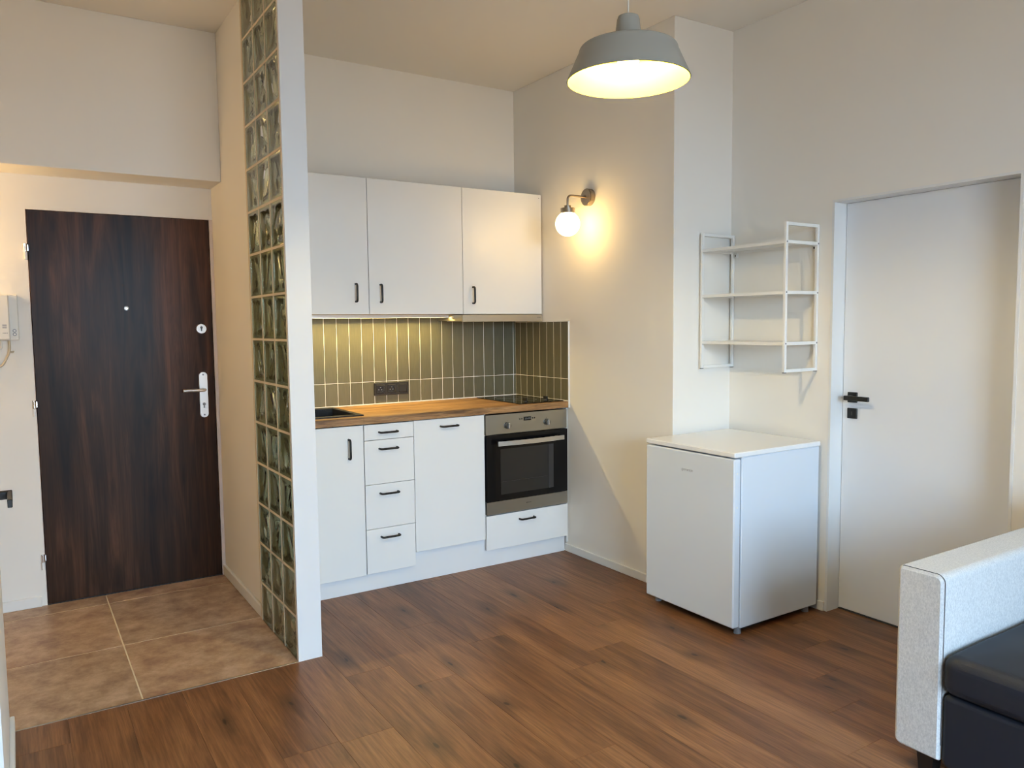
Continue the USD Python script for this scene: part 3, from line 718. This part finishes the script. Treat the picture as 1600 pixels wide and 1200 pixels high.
# ------------------------------------------------------------------ wall shelf
sh = thing('wall_shelf', 'open white metal wall shelf with three boards above the fridge', 'shelf', (3.2, 2.67, 1.19))
X0, X1, Z0, Z1, P = 3.080, XS - .002, 1.193, 1.904, .0155
zsh = (1.812, 1.5745, 1.331)
for y0 in (2.4045, 2.9325):
    yf = y0 + .0125
    sf = obj('side_frame', cat_(box(X0, X0 + P, y0, yf, Z0, Z1, .001), box(X1 - P, X1, y0, yf, Z0, Z1, .001), box(X0 + P, X1 - P, y0, yf, Z1 - P, Z1, .001), box(X0 + P, X1 - P, y0, yf, Z0, Z0 + P, .001),
                                *[box(X0 + P, X1 - P, y0, yf, z - P / 2, z + P / 2, .001) for z in zsh]), 'shelf', sh)
    for z in zsh:
        for x in (X0 + P / 2, X1 - P / 2):
            obj('bolt', cyl((x, y0 + .0005, z), (x, y0 - .0012, z), .0042, seg=14), 'greyprint', sf, smooth=40)
    for x in (X0 + P / 2, X1 - P / 2):
        obj('end_cap', box(x - P / 2, x + P / 2, y0, yf, Z0 - .003, Z0 - .0002), 'blackplastic', sf)
    yb_ = (yf, yf + .024) if y0 < 2.6 else (y0 - .024, y0)
    bk = obj('wall_bracket', cat_(box(X1 - .004, X1 + .0015, yb_[0], yb_[1], 1.782, 1.805, .0008), box(X1 - P - .001, X1 - .003, yb_[0], yb_[0] + .002, 1.782, 1.805)), 'shelf', sh)
    ym = (yb_[0] + yb_[1]) / 2
    obj('screw', cyl((X1 - .004, ym, 1.7935), (X1 - .0075, ym, 1.7935), .0048, seg=14), 'darkgap', bk)
for z in zsh:
    obj('shelf_board', diff(mbox(X0 + .001, X1 - .001, 2.4172, 2.9323, z - .0085, z + .0065), mbox(X0 + .003, X1 - .003, 2.4192, 2.9303, z - 1, z + .0045)), 'shelf', sh)

# ------------------------------------------------------------------ intercom
ic = thing('intercom', 'white intercom handset on the wall left of the entrance door', 'intercom', (-.02, YD, 1.5))
obj('base', box(-.075, .0335, YD - .024, YD - .0005, 1.384, 1.612, .004), 'intercom', ic)
hs = obj('handset', cat_(box(-.064, -.004, YD - .052, YD - .026, 1.386, 1.612, .006), box(-.058, -.012, YD - .030, YD - .022, 1.40, 1.60)), 'intercom', ic)
for k in range(5):
    obj('speaker_slot', box(-.0365, -.0185, YD - .0525, YD - .0515, 1.4445 + k * .0042, 1.4468 + k * .0042), 'greyprint', hs)
obj('maker_mark', cat_(*[box(-.0365 + .0044 * k, -.0365 + .0044 * k + (.0034, .0030, .0036, .0026, .0034)[k], YD - .0526, YD - .0518, 1.4190, 1.4222) for k in range(5)]), 'greyprint', hs, label='tiny grey maker mark')
for zz in (1.414, 1.4315):
    b = obj('call_button', m3.Manifold.cylinder(.003, .0085, .0085, 28).rotate((90, 0, 0)).translate((.0135, YD - .0238, zz)), 'greyprint', ic, smooth=40)
    obj('button_face', cyl((.0135, YD - .0265, zz), (.0135, YD - .0275, zz), .0052, seg=24), 'intercom', b, smooth=40)
obj('cord', tube(bend([(-.012, YD - .018, 1.384), (-.010, YD - .018, 1.330), (-.045, YD - .02, 1.255), (-.09, YD - .022, 1.245), (-.11, YD - .02, 1.30), (-.07, YD - .02, 1.384)], .03, 8), .0052, 12), 'intercomcable', ic, smooth=True)
obj('wall_cable', tube(bend([(-.045, YD - .006, 1.384), (-.045, YD - .006, 1.340), (-.2, YD - .006, 1.325)], .015, 6), .005, 10), 'intercom', ic, smooth=True)
obj('cord_clip', tube([(-.016, YD - .012, 1.326), (.003, YD - .012, 1.324), (.005, YD - .012, 1.331)], .0045, 10), 'intercomcable', ic, smooth=True)

# ------------------------------------------------------------------ sofa
sf = thing('sofa', 'two-tone sofa with light grey arm and dark navy seat', 'sofa', (2.85, .3, 0))
AX0, AX1, AY0, AY1, AZ0, AZ1 = 2.350, 3.275, 1.240, 1.387, .068, .657


def arm_block(y0, y1):
    prof = m3.CrossSection.square((y1 - y0 - .05, AZ1 - AZ0 - .05), True).offset(.025, m3.JoinType.Round, circular_segments=32) if hasattr(m3, 'JoinType') else None
    r = .026
    pts = []
    for (yc, zc, rr) in ((y0 + r, AZ1 - r, r), (y1 - .014, AZ1 - .014, .014), (y0 + .008, AZ0 + .008, .008), (y1 - .02, AZ0 + .02, .02)):
        for ex, rx in ((AX0, -.010), (AX0 + .010, 0), (AX1 - .01, 0), (AX1, -.010)):
            for a in np.linspace(0, 2 * math.pi, 24, endpoint=False):
                q = max(rr + rx, .0005)
                pts.append((ex, yc + q * math.cos(a), zc + q * math.sin(a)))
    return m3.Manifold.hull_points(np.array(pts))


am = obj('arm', arm_block(AY0, AY1), 'fabric', sf, smooth=30, label='light grey melange fabric arm')
seam = []
for (yc, zc, rr, a0, a1) in ((AY1 - .014, AZ1 - .014, .0125, 90, 20), (AY0 + .026, AZ1 - .026, .0245, 180, 90)):
    pass
sm = [(AX0 + .009, AY1 - .004, AZ1 - .010), (AX0 + .009, AY1 - .016, AZ1 + .0002)] + [(AX0 + .009, AY0 + .026 + .0262 * math.cos(a), AZ1 - .026 + .0262 * math.sin(a)) for a in np.linspace(math.pi / 2, math.pi, 9)] + [(AX0 + .009, AY0 - .0002, .44), (AX0 + .009, AY0 - .0002, .12)]
obj('seam', tube(sm, .0012, 8), 'piping', am, label='thin dark seam line')
SYF, SYN = AY0 - .002, -.75
obj('arm', arm_block(SYN - .15, SYN - .003), 'fabric', sf, smooth=30, label='light grey melange fabric arm')
obj('base', soft(AX0 + .004, 3.27, SYN, SYF, .055, .287, .018, 16), 'leather', sf, smooth=35, label='dark navy seat base')
ym = (SYF + SYN) / 2


def cushion(y0, y1):
    b = soft(AX0 - .012, 3.07, y0, y1, .290, .418, .038, 24)
    v, f, _ = meshkit.arrays(b.refine_to_length(.035))
    top = np.clip((v[:, 2] - .36) / .05, 0, 1)
    e = np.minimum.reduce([v[:, 0] - AX0, 3.07 - v[:, 0], v[:, 1] - y0, y1 - v[:, 1]])
    v[:, 2] += top * .022 * np.clip(e / .22, 0, 1)
    v[:, 2] += top * .004 * (meshkit.noise(v * 9, 3) - .5)
    return trimesh.Trimesh(v, f, process=False)


obj('seat_cushion', cushion(ym + .002, SYF), 'leather', sf, smooth=50, label='plump dark navy seat cushion')
obj('seat_cushion', cushion(SYN, ym - .002), 'leather', sf, smooth=50, label='plump dark navy seat cushion')
obj('backrest', soft(3.075, 3.285, SYN, SYF, .30, .80, .035, 16), 'fabric', sf, smooth=35)
for x, yy in ((AX0 + .05, AY0 + .055), (AX1 - .06, AY0 + .06), (AX0 + .05, SYN - .09), (AX1 - .06, SYN - .09)):
    obj('leg', m3.Manifold.hull_points(np.array([(x + sx * w, yy + s2 * w, z) for sx in (-1, 1) for s2 in (-1, 1) for w, z in ((.022, 0), (.027, .069))])), 'black', sf)
